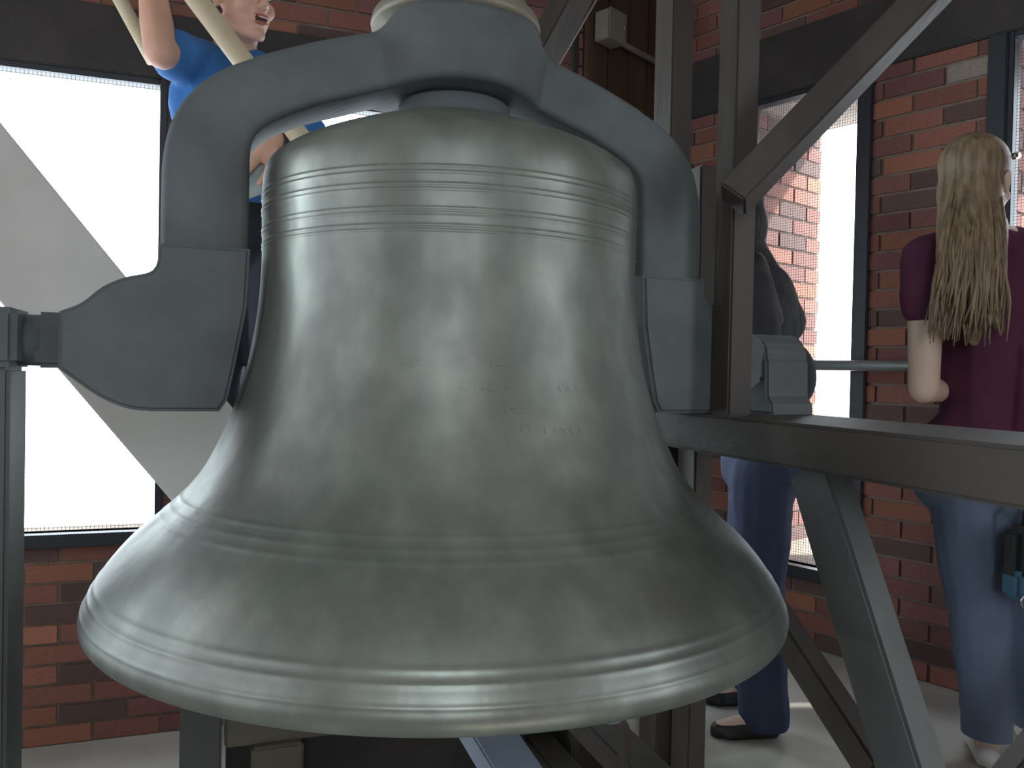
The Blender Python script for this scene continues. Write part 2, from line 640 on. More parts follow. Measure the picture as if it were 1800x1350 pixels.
# timber-clad corner between the two walls
c0, c1 = A1, B0
c_dir = (c1 - c0).normalized()
c_in = V((c_dir.y, -c_dir.x, 0))
FC = Fr(c0, c_dir, c_in)
c_len = (c1 - c0).length
wc = box('wall_corner', FC, -0.05, c_len + 0.05, -0.2, 0, Z_LOW - 0.1, Z_TOP, M['lintel'])
wc['kind'] = 'structure'
nb = 4
for i in range(nb):
    w = c_len / nb
    box('plank', FC, i * w + 0.004, (i + 1) * w - 0.004, 0.0, 0.022 + 0.004 * (i % 2), Z_LOW, Z_TOP, M['woodpanel'], wc, 0.003)

# walls behind and beside the photographer, each with its own openings
R_PTS = [B1, V((2.0, -1.7, 0)), V((-2.1, -2.0, 0)), A0]
R_NAMES = ['wall_near_right', 'wall_rear', 'wall_near_left']
R_OPEN = [[(1.0, 1.6)], [(1.35, 2.35)], [(1.2, 1.8), (3.0, 3.8)]]
PORTALS = []
for nm, p, q, ops in zip(R_NAMES, R_PTS, R_PTS[1:], R_OPEN):
    d = (q - p).normalized()
    fr = Fr(p, d, V((d.y, -d.x, 0)))
    L = (q - p).length
    holes = [(a, b, 1.1 if nm == 'wall_rear' else 0.5, 2.35 if nm == 'wall_rear' else 2.2) for a, b in ops]
    wall_slabs(nm, fr, L, Z_LOW - 0.1, Z_TOP, 0.3, holes, M['bricktex'], uv=True)
    PORTALS += [(fr, h) for h in holes]
PORTALS += [(FA, h) for h in A_HOLES] + [(FB, h) for h in B_HOLES]
for i, (fr, h) in enumerate(PORTALS):
    ld = bpy.data.lights.new('daylight_portal', 'AREA')
    ld.shape = 'RECTANGLE'
    ld.size = h[1] - h[0]
    ld.size_y = h[3] - h[2]
    ld.cycles.is_portal = True
    lo = bpy.data.objects.new('daylight_portal', ld)
    COL.objects.link(lo)
    c = fr((h[0] + h[1]) / 2, -0.11 if fr is FA else (-0.29 if fr is not FB else -0.5), (h[2] + h[3]) / 2)
    ez = -fr.ey           # lamp looks down its own -Z, into the room
    ex = fr.ex
    ey = ez.cross(ex)
    lo.matrix_world = Matrix(((ex.x, ey.x, ez.x, c.x), (ex.y, ey.y, ez.y, c.y), (ex.z, ey.z, ez.z, c.z), (0, 0, 0, 1)))


def slab(name, poly, z0, z1, m):
    bm = bmesh.new()
    a = [bm.verts.new((p[0], p[1], z0)) for p in poly]
    b = [bm.verts.new((p[0], p[1], z1)) for p in poly]
    bm.faces.new(a[::-1])
    bm.faces.new(b)
    for i in range(len(poly)):
        j = (i + 1) % len(poly)
        bm.faces.new((a[i], a[j], b[j], b[i]))
    o = from_bm(name, bm, m)
    o['kind'] = 'structure'
    return o


room = [A0, R_PTS[2], R_PTS[1], B1, B0, A1]
slab('floor', [(p.x * 1.06, p.y * 1.06) for p in room], Z_LOW - 0.12, Z_LOW, M['concrete'])
slab('floor_raised', [(0.41, 0.9), (B1.x, B1.y), (B0.x, B0.y), (0.42, 3.54)], Z_LOW, 0.0, M['concrete'])
ceil = slab('ceiling', [(p.x * 1.06, p.y * 1.06) for p in room], Z_TOP, Z_TOP + 0.1, M['boards'])

# ------------------------------------------------------------------ bell
BX, BY = -0.114, 1.5
bell = empty('church_bell', (BX, BY, 0.63))
tag(bell, 'huge grey-green bronze bell hanging from the iron yoke', 'bell')
ctrl = [(0.0, 1.478), (0.10, 1.478), (0.16, 1.462), (0.22, 1.439), (0.27, 1.417), (0.300, 1.400), (0.320, 1.382), (0.328, 1.355), (0.329, 1.30), (0.328, 1.24), (0.329, 1.19),
        (0.333, 1.137), (0.341, 1.08), (0.354, 1.02), (0.373, 0.96), (0.394, 0.91), (0.416, 0.868), (0.446, 0.830), (0.482, 0.796),
        (0.520, 0.763), (0.551, 0.728), (0.575, 0.693), (0.588, 0.668), (0.593, 0.648), (0.588, 0.632), (0.572, 0.624)]
prof = [(p.x, p.y) for p in catmull(ctrl, 16)]
RINGS = [(1.327, .0013, .0016), (1.319, .0013, .0016), (1.302, .0013, .0016), (1.295, .0011, .0015), (1.268, .0013, .0016), (1.261, .0013, .0016), (1.244, .0013, .0016), (1.237, .0011, .0015),
         (0.826, .0010, .0022), (0.812, .0010, .0022), (0.799, .0010, .0022), (0.700, .0011, .0035), (0.686, .0011, .003), (0.664, .0007, .003)]
dense = []
for (r0, z0), (r1, z1) in zip(prof, prof[1:]):
    n = max(1, int(math.hypot(r1 - r0, z1 - z0) / 0.0016)) if (z0 < 1.35 and z0 > 1.22) or (0.84 > z0 > 0.65) else 1
    for k in range(n):
        dense.append((r0 + (r1 - r0) * k / n, z0 + (z1 - z0) * k / n))
dense.append(prof[-1])
shaped = []
for r, z in dense:
    dr = 0.0
    if r > 0.3:
        for zr, hh, ww in RINGS:
            dr += hh * math.exp(-((z - zr) / ww) ** 2)
    shaped.append((max(r + dr, 0.0), z + dr * 0.3))
inner = [(0.545, 0.632), (0.52, 0.66), (0.47, 0.72), (0.40, 0.80), (0.355, 0.88), (0.325, 0.97), (0.30, 1.08), (0.292, 1.2), (0.288, 1.32), (0.26, 1.37), (0.15, 1.41), (0.0, 1.42)]
bell_body = lathe('bell_body', shaped + inner, (BX, BY), M['bell'], bell, 192)
lathe('crown_plate', [(0.0, 1.512), (0.095, 1.512), (0.10, 1.507), (0.10, 1.47), (0.0, 1.47)], (BX, BY), M['iron'], bell, 64)
# clapper inside
lathe('clapper', [(0.0, 1.43), (0.02, 1.43), (0.02, 0.86), (0.03, 0.80), (0.06, 0.76), (0.075, 0.70), (0.06, 0.65), (0.03, 0.63), (0.022, 0.60), (0.0, 0.595)], (BX, BY), M['iron'], bell, 32)


def bell_r(z):
    for (r0, z0), (r1, z1) in zip(prof, prof[1:]):
        if z1 <= z <= z0 and r0 > 0.3:
            t = (z0 - z) / max(z0 - z1, 1e-6)
            return r0 + (r1 - r0) * t, math.atan2(r1 - r0, z0 - z1)
    return 0.33, 0


# worn raised lettering, too rubbed to read: low strokes in the bronze
bm = bmesh.new()
rl = random.Random(4)
for py, xa, xb, hh in ((637, 706, 905, 13), (682, 790, 900, 11), (684, 985, 1032, 11), (722, 890, 925, 11), (752, 905, 940, 12), (757, 958, 1025, 10)):
    px = xa
    while px < xb:
        d = ray(px, py)
        # meet the bell surface along the ray
        t = 0.9
        for _ in range(60):
            p = EYE + d * t
            r, sl = bell_r(p.z)
            g = math.hypot(p.x - BX, p.y - BY) - r
            t += g * 0.6
        p = EYE + d * t
        rad = V((p.x - BX, p.y - BY, 0)).normalized()
        tan = V((-rad.y, rad.x, 0))
        nrm = (rad * math.cos(sl) + V((0, 0, 1)) * math.sin(sl)).normalized()
        fr = Fr(p, tan, nrm, nrm.cross(tan) * (-1 if nrm.cross(tan).z < 0 else 1))
        h = hh * 0.0008
        bm_box(bm, fr, -0.0011, 0.0011, -0.004, 0.0008, -h / 2, h / 2)
        k = rl.random()
        if k < 0.65:
            zz = rl.choice((-h / 2, h / 2 - 0.002, -0.001))
            bm_box(bm, fr, -0.0055, 0.0055, -0.004, 0.0011, zz, zz + 0.002)
        px += rl.uniform(12, 17)
let = from_bm('worn_lettering', bm, M['bell'])
to_local(let, bell_body)
let['kind'] = 'stuff'

# ------------------------------------------------------------------ yoke
TH = math.radians(19.9)
AX = V((math.cos(TH), math.sin(TH), 0))
NF = V((math.sin(TH), -math.cos(TH), 0))
FY = Fr((BX, BY, 0), AX, NF)          # x along the yoke, y towards the photographer
yoke = empty('bell_yoke', (BX, BY, 0.97))
tag(yoke, 'arched grey cast-iron yoke clasping the bell from above', 'bell yoke')
outer = catmull([(0.482, 1.20), (0.482, 1.29), (0.480, 1.36), (0.467, 1.42), (0.440, 1.466), (0.400, 1.503), (0.340, 1.535), (0.255, 1.570), (0.195, 1.590), (0.150, 1.606), (0.125, 1.632), (0.095, 1.644), (0.04, 1.646), (0.0, 1.646)], 6)
inn = catmull([(0.352, 1.20), (0.352, 1.29), (0.352, 1.35), (0.349, 1.395), (0.332, 1.421), (0.300, 1.443), (0.245, 1.469), (0.195, 1.487), (0.160, 1.500), (0.135, 1.508), (0.11, 1.513), (0.08, 1.516), (0.04, 1.518), (0.0, 1.518)], 6)
st = [((-o.x, o.y), (-i.x, i.y)) for o, i in zip(outer, inn)]
st += [((o.x, o.y), (i.x, i.y)) for o, i in list(zip(outer, inn))[-2::-1]]
bm = bmesh.new()
rings = []
for (ox, oz), (ix, iz) in st:
    u = (abs(ox) + abs(ix)) / 2
    base = 0.066
    hub = math.sqrt(max(0.145 ** 2 - u * u, 0)) if u < 0.145 else 0.0
    k = 0.028
    w = base + math.log(1 + math.exp((hub - base) / k)) * k if u < 0.3 else base
    w = min(w, 0.150)
    O, I = V((ox, oz)), V((ix, iz))
    d = O - I
    L = d.length
    rr = min(0.014, L * 0.2)
    ring = []
    # rounded rectangle: along d (0..L) and across (-w..w)
    for cx, cy, a0 in ((L - rr, w - rr, 0), (rr, w - rr, 90), (rr, -w + rr, 180), (L - rr, -w + rr, 270)):
        for q in range(4):
            a = math.radians(a0 + q * 30)
            ca, sa = math.cos(a), math.sin(a)
            # a: 0 -> +d direction, 90 -> +w
            s = cx + rr * ca
            t = cy + rr * sa
            p = I + d.normalized() * s
            ring.append(bm.verts.new(FY(p.x, t, p.y)))
    rings.append(ring)
for a, b in zip(rings, rings[1:]):
    n = len(a)
    for k in range(n):
        bm.faces.new((a[k], a[(k + 1) % n], b[(k + 1) % n], b[k]))
bm.faces.new(rings[0])
bm.faces.new(rings[-1][::-1])
to_local(from_bm('arch', bm, M['iron'], None, True), yoke)
blk = catmull([(0.484, 1.224), (0.484, 1.200), (0.494, 1.180), (0.530, 1.169), (0.560, 1.153), (0.588, 1.128), (0.617, 1.114)], 4) + \
    catmull([(0.617, 1.030), (0.597, 1.014), (0.560, 0.987), (0.523, 0.971), (0.490, 0.967)], 4)
blk = [(p.x, p.y) for p in blk] + [(0.392, 0.967), (0.381, 0.985), (0.371, 1.033), (0.354, 1.13), (0.350, 1.224)]
for s in (-1, 1):
    prism('yoke_foot', FY, [(x * s, z) for x, z in blk], -0.078, 0.078, M['iron'], yoke, 0.013)
    tube('gudgeon', [FY(0.59 * s, 0, 1.072), FY(0.617 * s, 0, 1.072), FY(0.73 * s, 0, 1.072)], 0.0395, M['iron'], yoke, 32)
    # square collar where the gudgeon leaves the foot
    box('collar', FY, *sorted((0.612 * s, 0.655 * s)), -0.044, 0.044, 1.03, 1.114, M['iron'], yoke, 0.008)
lathe('top_flange', [(0.0, 1.70), (0.11, 1.70), (0.128, 1.690), (0.136, 1.672), (0.148, 1.664), (0.152, 1.650), (0.150, 1.640), (0.0, 1.640)], (BX, BY), M['rust'], yoke, 64)

# ------------------------------------------------------------------ right-hand side frame
fb_dir = NF                                      # the side beam runs across the yoke
SB = V((0.4178, 2.027, 0))                       # far end of the side beam
FS = Fr(FY(0.58, 0, 0), AX, NF)                  # x outwards, y towards the photographer
side = empty('side_frame', FS(0, 0, 0))
tag(side, 'dark timber side frame with sloping legs carrying the right end of the yoke', 'bell frame')
box('side_beam', FS, -0.083, 0.175, -0.335, 1.0, 0.888, 0.964, M['timber_h'], side, 0.006)


def fs_at(px, py, x=0.0):
    """point of the side frame's plane (at x) under a pixel"""
    p0 = FS(x, 0, 0)
    d = ray(px, py)
    t = (p0 - EYE).dot(AX) / d.dot(AX)
    p = EYE + d * t
    return (p - FS.o).dot(NF), p.z


def sloped(name, x, ya, za, yb, zb, w, d, m, parent):
    """timber in the side frame's plane"""
    return bar(name, FS(x, ya, za), FS(x, yb, zb), w, d, AX, m, parent, 0.005)


ya, za = fs_at(1440, 835)
yb, zb = fs_at(1598, 1345)
k = (za - Z_LOW) / (za - zb)
sloped('leg', 0.0, ya - (yb - ya) * 0.03, za + (za - zb) * 0.03, ya + (yb - ya) * k, Z_LOW, 0.052, 0.095, M['steel'], side)
ya2, za2 = fs_at(1345, 1055, 0.05)
yb2, zb2 = fs_at(1545, 1360, 0.05)
sloped('brace', 0.05, ya2, za2, yb2, zb2, 0.045, 0.06, M['timber'], side)
yr, zr_ = fs_at(1215, 850)
sloped('leg', 0.12, -0.285, 0.888, -0.285, 0.0, 0.05, 0.08, M['timber'], side)
# pillow block on the beam
pb = [(-0.075, 0.964), (0.075, 0.964), (0.072, 0.985), (0.058, 1.0), (0.055, 1.07)] + [(0.052 * math.cos(math.radians(a)), 1.075 + 0.052 * math.sin(math.radians(a))) for a in range(0, 181, 20)] + [(-0.055, 1.07), (-0.058, 1.0), (-0.072, 0.985)]
FP = Fr(FS(0, 0, 0), NF, AX)
prism('pillow_block', FP, pb, 0.065, 0.170, M['iron'], side, 0.005)
# upright beside the bearing
up_r = box('bearing_upright', FY, 0.625, 0.705, -0.25, -0.17, 0.964, 1.515, M['timber'], None, 0.005)
tag(up_r, 'short grey-green upright with a flat top beside the right yoke foot', 'post')

# tall posts
pc = FY(0.523, 0.112, 0)
FPo = Fr(pc, AX, NF)
po = box('tall_post', FPo, -0.026, 0.026, -0.03, 0.03, 0.964, Z_TOP, M['timber'], None, 0.004)
tag(po, 'tall dark timber post rising from the side beam to the ceiling', 'post')
pc2 = at(1182, 200, 2.1)
FPo2 = Fr((pc2.x, pc2.y, 0), AX, NF)
po2 = box('tall_post', FPo2, -0.03, 0.03, -0.045, 0.045, Z_LOW, Z_TOP, M['timber'], None, 0.004)
tag(po2, 'thinner tall dark post behind the yoke, left of the brace', 'post')

# diagonal brace to the upper right
q0, q1 = at(1287, 352, 1.475), at(1645, -20, 1.50)
q2 = q1 + (q1 - q0) * 1.5
be = (q2 - q0).normalized()
bf = Matrix.Rotation(math.radians(-24), 3, be) @ V((0, -1, 0))
br = bar('diagonal_brace', q0, q2, 0.062, 0.056, bf, M['timber'], None, 0.004)
tag(br, 'dark diagonal timber brace crossing in front of the screened right window', 'brace')

# diagonal braces behind the crown
q0, q1 = at(935, 130, 2.6), at(1010, -10, 2.6)
dv = q1 - q0
br2 = bar('roof_brace', q0 - dv * 1.0, q1 + dv * 1.6, 0.075, 0.10, V((0.9, -0.45, 0.4)), M['timber'], None, 0.004)
tag(br2, 'brown sloping roof brace just right of the bell crown', 'brace')
q0, q1 = at(985, 108, 2.75), at(1048, 0, 2.75)
dv = q1 - q0
w2 = tube('steel_cable', [q0 - dv * 1.2, q0, q1, q1 + dv * 2.2], 0.0035, M['conduit'])
tag(w2, 'thin shiny cable running alongside the sloping roof brace', 'cable')

# ------------------------------------------------------------------ left bearing post
lp = empty('bearing_post', FY(-0.74, 0, Z_LOW))
tag(lp, 'blue-grey post at the left edge holding the left end of the yoke', 'post')
box('post', FY, -0.80, -0.682, -0.06, 0.06, Z_LOW, 1.03, M['steel'], lp, 0.006)
box('bearing_cap', FY, -0.81, -0.672, -0.075, 0.075, 1.03, 1.118, M['iron'], lp, 0.01)

# ------------------------------------------------------------------ timbers under and behind the bell
F0 = at(450, 1330, 1.95)
s_n = (F0 - FY.o).dot(NF)


def on_fr0(px, py, n):
    d = ray(px, py)
    p0 = FY(0, n, 0)
    t = (p0 - EYE).dot(NF) / d.dot(NF)
    return (EYE + d * t - FY.o).dot(AX)


ct = empty('cross_timber', FY(0, s_n, Z_LOW))
tag(ct, 'olive-brown cross timber behind and below the bell lip', 'timber')
CT_L = on_fr0(395, 1280, s_n)
box('beam', FY, CT_L, 0.74, s_n - 0.52, s_n, 0.14, 0.40, M['olive'], ct, 0.006)
box('shade_panel', FY, CT_L + 0.005, 0.64, s_n - 0.12, s_n - 0.06, Z_LOW, 0.14, M['lintel'], ct)  # added dark sheet standing in for the darkness below the beam
for u in (CT_L + 0.12, 0.58):
    box('bearer', FY, u - 0.06, u + 0.06, s_n - 0.33, s_n + 0.02, Z_LOW, 0.14, M['olive'], ct, 0.006)
pp = at(362, 1270, 1.98)
pst = box('stub_post', FY, CT_L - 0.098, CT_L - 0.006, s_n - 0.08, s_n + 0.01, Z_LOW, 0.47, M['steel'], None, 0.006)
tag(pst, 'short grey-brown post under the left of the bell lip', 'post')

q0, q1 = at(815, 1225, 1.62), at(905, 1365, 1.42)
st1 = bar('floor_strut', q0, q1 + (q1 - q0) * 1.4, 0.085, 0.05, AX, M['bluegrey'], None, 0.004)
tag(st1, 'blue-grey strut sloping down to the right under the front of the bell', 'strut')
q0, q1 = at(1010, 1240, 1.85), at(1150, 1380, 1.60)
st2 = bar('floor_strut', q0, q1 + (q1 - q0) * 0.8, 0.08, 0.06, AX, M['timber'], None, 0.004)
tag(st2, 'dark timber strut right of the blue-grey strut below the bell', 'strut')
hm = empty('tolling_hammer', at(1075, 1300, 1.40))
tag(hm, 'small blue-grey metal piece hanging below the bell lip on the right', 'hammer')
hp = at(1072, 1248, 1.40)
bm = bmesh.new()
bm_tube(bm, [hp + V((0, 0, 0.06)), hp + V((0, 0, 0.02)), hp, hp - V((0, 0, 0.016)), hp - V((0, 0, 0.022))], [0.022, 0.03, 0.028, 0.02, 0.008], 20)
to_local(from_bm('hammer_head', bm, M['bluegrey'], None, True), hm)
tube('hammer_arm', [hp + V((0, 0, 0.0)), hp + V((0.03, 0.05, -0.05)), hp + V((0.05, 0.12, -0.2)), hp + V((0.05, 0.16, Z_LOW - hp.z))], 0.011, M['timber'], hm)
sill = box('floor_sill', FS, -0.17, -0.09, -0.75, 0.9, Z_LOW, 0.05, M['timber_h'], None, 0.008)
tag(sill, 'dark timber sill along the floor edge below the side frame', 'timber')
q0, q1 = at(1795, 1375, 1.75), at(1865, 1291, 1.72)
dv = q1 - q0
st3 = bar('floor_strut', q0 - dv * 4.2, q1 + dv * 1.5, 0.06, 0.10, V((0, 1, 0)), M['timber'], None, 0.004)
tag(st3, 'dark sloping timber in the bottom right corner by the woman in jeans', 'strut')

# ------------------------------------------------------------------ pale board, poles
s_b = -0.62
FBd = Fr(FY(0, s_b, 0), AX, NF)


def on_fr(fr, px, py):
    d = ray(px, py)
    t = (fr.o - EYE).dot(fr.ey) / d.dot(fr.ey)
    p = EYE + d * t - fr.o
    return p.dot(fr.ex), (EYE + d * t).z


u0, z0 = on_fr(FBd, 0, 215)
u1, z1 = on_fr(FBd, 400, 707)
l0, y0_ = on_fr(FBd, 0, 530)
l1_, y1_ = on_fr(FBd, 275, 850)


def line_z(ua, za, ub, zb, u):
    return za + (zb - za) * (u - ua) / (ub - ua)


ul = -1.75
zf = 0.403
uA = l0 + (zf - y0_) * (l1_ - l0) / (y1_ - y0_)
uB = u0 + (zf - z0) * (u1 - u0) / (z1 - z0)
poly = [(ul, line_z(l0, y0_, l1_, y1_, ul)), (uA, zf), (uB, zf), (ul, line_z(u0, z0, u1, z1, ul))]
bd = prism('leaning_board', FBd, poly, -0.045, 0.0, M['pale'], None, 0.003, 2)
tag(bd, 'broad pale painted board slanting behind the bell in front of the left window', 'board')

q0, q1 = at(362, 20, 2.0), at(513, 222, 2.04)
dv = q1 - q0
pl1 = tube('round_pole', [q0 - dv * ((Z_TOP - q0.z) / -dv.z), q0, q1, q1 + dv * ((q1.z - 0.43) / -dv.z)], 0.0255, M['cream'], n=24)
tag(pl1, 'cream round wooden pole slanting in front of the man in blue', 'pole')
q0, q1 = at(207, -8, 2.62), at(243, 58, 2.62)
dv = q1 - q0
pl2 = tube('round_pole', [q0 - dv * ((Z_TOP - q0.z) / -dv.z), q0, q1, q1 + dv * 0.75], 0.022, M['cream'], n=24)
tag(pl2, 'pale round pole behind the raised forearm of the man', 'pole')

# wall rail, junction box, conduit
ry0, rz0 = on_wall(FB, 1440, 634)
FR_ = Fr(FB(0, 0.10, 0), B_DIR, B_IN)
rl_ = empty('wall_rail', FB(1.2, 0.1, rz0))
tag(rl_, 'grey horizontal rail fixed across the right window', 'rail')
tube('rail_pipe', [FB(0.25, 0.10, 1.085), FB(2.9, 0.10, 1.085)], 0.019, M['rail'], rl_)
for x in (0.4, b_r + 0.25, 2.6):
    tube('rail_bracket', [FB(x, 0.0, 1.085), FB(x, 0.10, 1.085)], 0.011, M['rail'], rl_)

bxu, bxz = on_wall(FC, 1050, 60)
jb = empty('junction_box', FC(bxu, 0.05, bxz))
tag(jb, 'small olive-grey electrical box high on the brown corner boards', 'electrical box')
box('box_body', FC, bxu - 0.055, bxu + 0.055, 0.026, 0.10, bxz - 0.055, bxz + 0.065, M['box'], jb, 0.004)
box_lid = box('box_lid', FC, bxu - 0.058, bxu + 0.058, 0.10, 0.106, bxz - 0.058, bxz + 0.068, M['box'], jb, 0.002)
tube('lid_screw', [FC(bxu + 0.04, 0.104, bxz + 0.01), FC(bxu + 0.04, 0.111, bxz + 0.01)], 0.006, M['chrome'], box_lid, 10)
cu, cz = on_wall(FC, 1150, 83)
cd = tube('conduit', [FC(bxu + 0.055, 0.06, bxz - 0.025), FC(bxu + 0.16, 0.06, bxz - 0.028), FC(c_len - 0.02, 0.06, bxz - 0.03), FC(c_len + 0.1, 0.1, bxz - 0.03)], 0.013, M['conduit'])
tag(cd, 'grey electrical conduit leading right from the electrical box', 'conduit')

# ------------------------------------------------------------------ people
def bm_capsule(bm, p0, r0, p1, r1, seg=14):
    p0, p1 = V(p0), V(p1)
    ax = p1 - p0
    L = ax.length
    if L < 1e-5:
        ax, L = V((0, 0, 1)), 1e-4
    ez = ax.normalized()
    s = ez.orthogonal().normalized()
    q = ez.cross(s)
    prof_ = [(-math.cos(a) * r0, math.sin(a) * r0) for a in (math.radians(d) for d in (15, 35, 55, 75, 90))]
    prof_ += [(L + math.sin(a) * r1, math.cos(a) * r1) for a in (math.radians(d) for d in (0, 15, 35, 55, 75))]
    rings_ = []
    for h, rad in prof_:
        rings_.append([bm.verts.new(p0 + ez * h + (s * math.cos(2 * math.pi * k / seg) + q * math.sin(2 * math.pi * k / seg)) * rad) for k in range(seg)])
    for a, b in zip(rings_, rings_[1:]):
        for k in range(seg):
            bm.faces.new((a[k], a[(k + 1) % seg], b[(k + 1) % seg], b[k]))
    v0 = bm.verts.new(p0 - ez * r0)
    v1 = bm.verts.new(p1 + ez * r1)
    for k in range(seg):
        bm.faces.new((rings_[0][(k + 1) % seg], rings_[0][k], v0))
        bm.faces.new((rings_[-1][k], rings_[-1][(k + 1) % seg], v1))


def bm_ell(bm, c, rad, fr=None):
    fr = fr or WORLD
    r = bmesh.ops.create_icosphere(bm, subdivisions=3, radius=1.0)
    for v in r['verts']:
        v.co = V(c) + fr.ex * (v.co.x * rad[0]) + fr.ey * (v.co.y * rad[1]) + fr.ez * (v.co.z * rad[2])


def blob(name, prims, voxel, m, parent, smooth=6, grow=0.0, hem=None, folds=0.0):
    """one continuous skin over tapered limbs and rounded masses"""
    bm = bmesh.new()
    for p in prims:
        if p[0] == 'c':
            bm_capsule(bm, p[1], p[2] + grow, p[3], p[4] + grow)
        else:
            bm_ell(bm, p[1], tuple(x + grow for x in p[2]), p[3] if len(p) > 3 else None)
    bmesh.ops.recalc_face_normals(bm, faces=bm.faces)
    me = bpy.data.meshes.new(name)
    bm.to_mesh(me)
    bm.free()
    tmp = bpy.data.objects.new('tmp', me)
    COL.objects.link(tmp)
    rm = tmp.modifiers.new('r', 'REMESH')
    rm.mode = 'VOXEL'
    rm.voxel_size = voxel
    if smooth:
        sm = tmp.modifiers.new('s', 'SMOOTH')
        sm.factor = 0.5
        sm.iterations = smooth
    dg = bpy.context.evaluated_depsgraph_get()
    out = bpy.data.meshes.new_from_object(tmp.evaluated_get(dg))
    bpy.data.objects.remove(tmp)
    bpy.data.meshes.remove(me)
    out.name = name
    if folds:
        nrm_ = [v.normal.copy() for v in out.vertices]
        cos_ = []
        for v, nv in zip(out.vertices, nrm_):
            f = noise.noise(V((v.co.x * 16, v.co.y * 16, v.co.z * 7))) + 0.5 * noise.noise(V((v.co.x * 9 + v.co.z * 22, v.co.y * 9, v.co.z * 14)))
            cos_.extend(v.co + nv * (f * folds))
        out.vertices.foreach_set('co', cos_)
        out.update()
    if hem is not None:
        hb = bmesh.new()
        hb.from_mesh(out)
        bmesh.ops.bisect_plane(hb, geom=list(hb.verts) + list(hb.edges) + list(hb.faces), plane_co=hem[0], plane_no=hem[1], clear_inner=True)
        hb.to_mesh(out)
        hb.free()
    o = link(name, out, m, None, True)
    if parent is not None:
        to_local(o, parent)
    return o


def c_(p0, r0, p1, r1):
    return ('c', V(p0), r0, V(p1), r1)


def head_prims(c, fr, s=1.0):
    """c: middle of the head, fr: ex right, ey the way the face looks, ez up"""
    def P(x, y, z):
        return c + fr.ex * (x * s) + fr.ey * (y * s) + fr.ez * (z * s)
    f = fr
    pr = [('e', P(0, -0.012, 0.03), (0.074 * s, 0.094 * s, 0.088 * s), f),
          ('e', P(0, 0.028, -0.045), (0.058 * s, 0.060 * s, 0.070 * s), f),
          ('e', P(0, 0.066, -0.098), (0.026 * s, 0.020 * s, 0.018 * s), f),
          c_(P(-0.048, 0.0, -0.075), 0.018 * s, P(-0.015, 0.064, -0.10), 0.015 * s),
          c_(P(0.048, 0.0, -0.075), 0.018 * s, P(0.015, 0.064, -0.10), 0.015 * s),
          c_(P(0, 0.082, 0.012), 0.008 * s, P(0, 0.106, -0.028), 0.011 * s),
          ('e', P(-0.012, 0.096, -0.034), (0.009 * s, 0.010 * s, 0.007 * s), f),
          ('e', P(0.012, 0.096, -0.034), (0.009 * s, 0.010 * s, 0.007 * s), f),
          c_(P(-0.044, 0.066, 0.022), 0.012 * s, P(-0.012, 0.080, 0.020), 0.011 * s),
          c_(P(0.044, 0.066, 0.022), 0.012 * s, P(0.012, 0.080, 0.020), 0.011 * s),
          ('e', P(-0.034, 0.062, -0.032), (0.026 * s, 0.022 * s, 0.024 * s), f),
          ('e', P(0.034, 0.062, -0.032), (0.026 * s, 0.022 * s, 0.024 * s), f),
          ('e', P(0, 0.078, -0.062), (0.026 * s, 0.014 * s, 0.018 * s), f)]
    for sx in (-1, 1):
        pr += [c_(P(0.076 * sx, -0.006, 0.018), 0.010 * s, P(0.080 * sx, -0.014, 0.0), 0.012 * s),
               c_(P(0.080 * sx, -0.014, 0.0), 0.012 * s, P(0.074 * sx, 0.0, -0.034), 0.008 * s)]
    return pr, P


def hand_prims(wrist, d, palm_n, curl=0.6, s=1.0, left=False):
    """palm, four fingers of unequal length and a thumb from the side of the palm.
    d: the way the hand points; palm_n: the way the palm faces"""
    d = d.normalized()
    pn = (palm_n - d * palm_n.dot(d)).normalized()
    side = d.cross(pn) * (1 if left else -1)        # towards the thumb
    w = V(wrist)
    pr = [c_(w, 0.026 * s, w + d * 0.03 * s, 0.026 * s)]
    for k in (-1, 0, 1):
        pr.append(c_(w + d * 0.025 * s + side * k * 0.012 * s, 0.017 * s, w + d * 0.08 * s + side * k * 0.024 * s, 0.0145 * s))
    lens = [0.062, 0.075, 0.080, 0.072]
    for i, L in enumerate(lens):
        off = (i - 1.5) * 0.0215
        p = w + d * (0.088 - abs(i - 2) * 0.004) * s + side * off * s
        a = 0.25 * curl
        r = 0.0098 * s
        dirn = d.copy()
        for j, fr_ in enumerate((0.45, 0.32, 0.23)):
            a += curl * (0.55, 0.9, 0.5)[j]
            dirn = d * math.cos(a) + pn * math.sin(a)
            q = p + dirn * (L * fr_ * s)
            pr.append(c_(p, r, q, r * 0.92))
            p, r = q, r * 0.92
    t0 = w + d * 0.03 * s + side * 0.026 * s
    t1 = t0 + (d * 0.6 + side * 0.7 + pn * 0.35).normalized() * 0.042 * s
    t2 = t1 + (d * 0.85 + side * 0.15 + pn * 0.5).normalized() * 0.032 * s
    t3 = t2 + (d * 0.8 - side * 0.1 + pn * 0.6).normalized() * 0.024 * s
    pr += [c_(t0, 0.016 * s, t1, 0.0125 * s), c_(t1, 0.0125 * s, t2, 0.0105 * s), c_(t2, 0.0105 * s, t3, 0.009 * s)]
    return pr


def torso_prims(pel, wai, che, nb, sl, sr, fr, s=1.0, female=False):
    hip = 0.175 if female else 0.165
    pr = [('e', pel, (hip * s, 0.118 * s, 0.13 * s), fr),
          ('e', wai, ((0.130 if female else 0.145) * s, 0.098 * s, 0.15 * s), fr),
          ('e', che, ((0.150 if female else 0.170) * s, 0.115 * s, 0.17 * s), fr),
          c_(sl, 0.052 * s, sr, 0.052 * s),
          c_(sl, 0.052 * s, nb, 0.050 * s), c_(sr, 0.052 * s, nb, 0.050 * s),
          c_(pel, 0.10 * s, che, 0.11 * s)]
    return pr


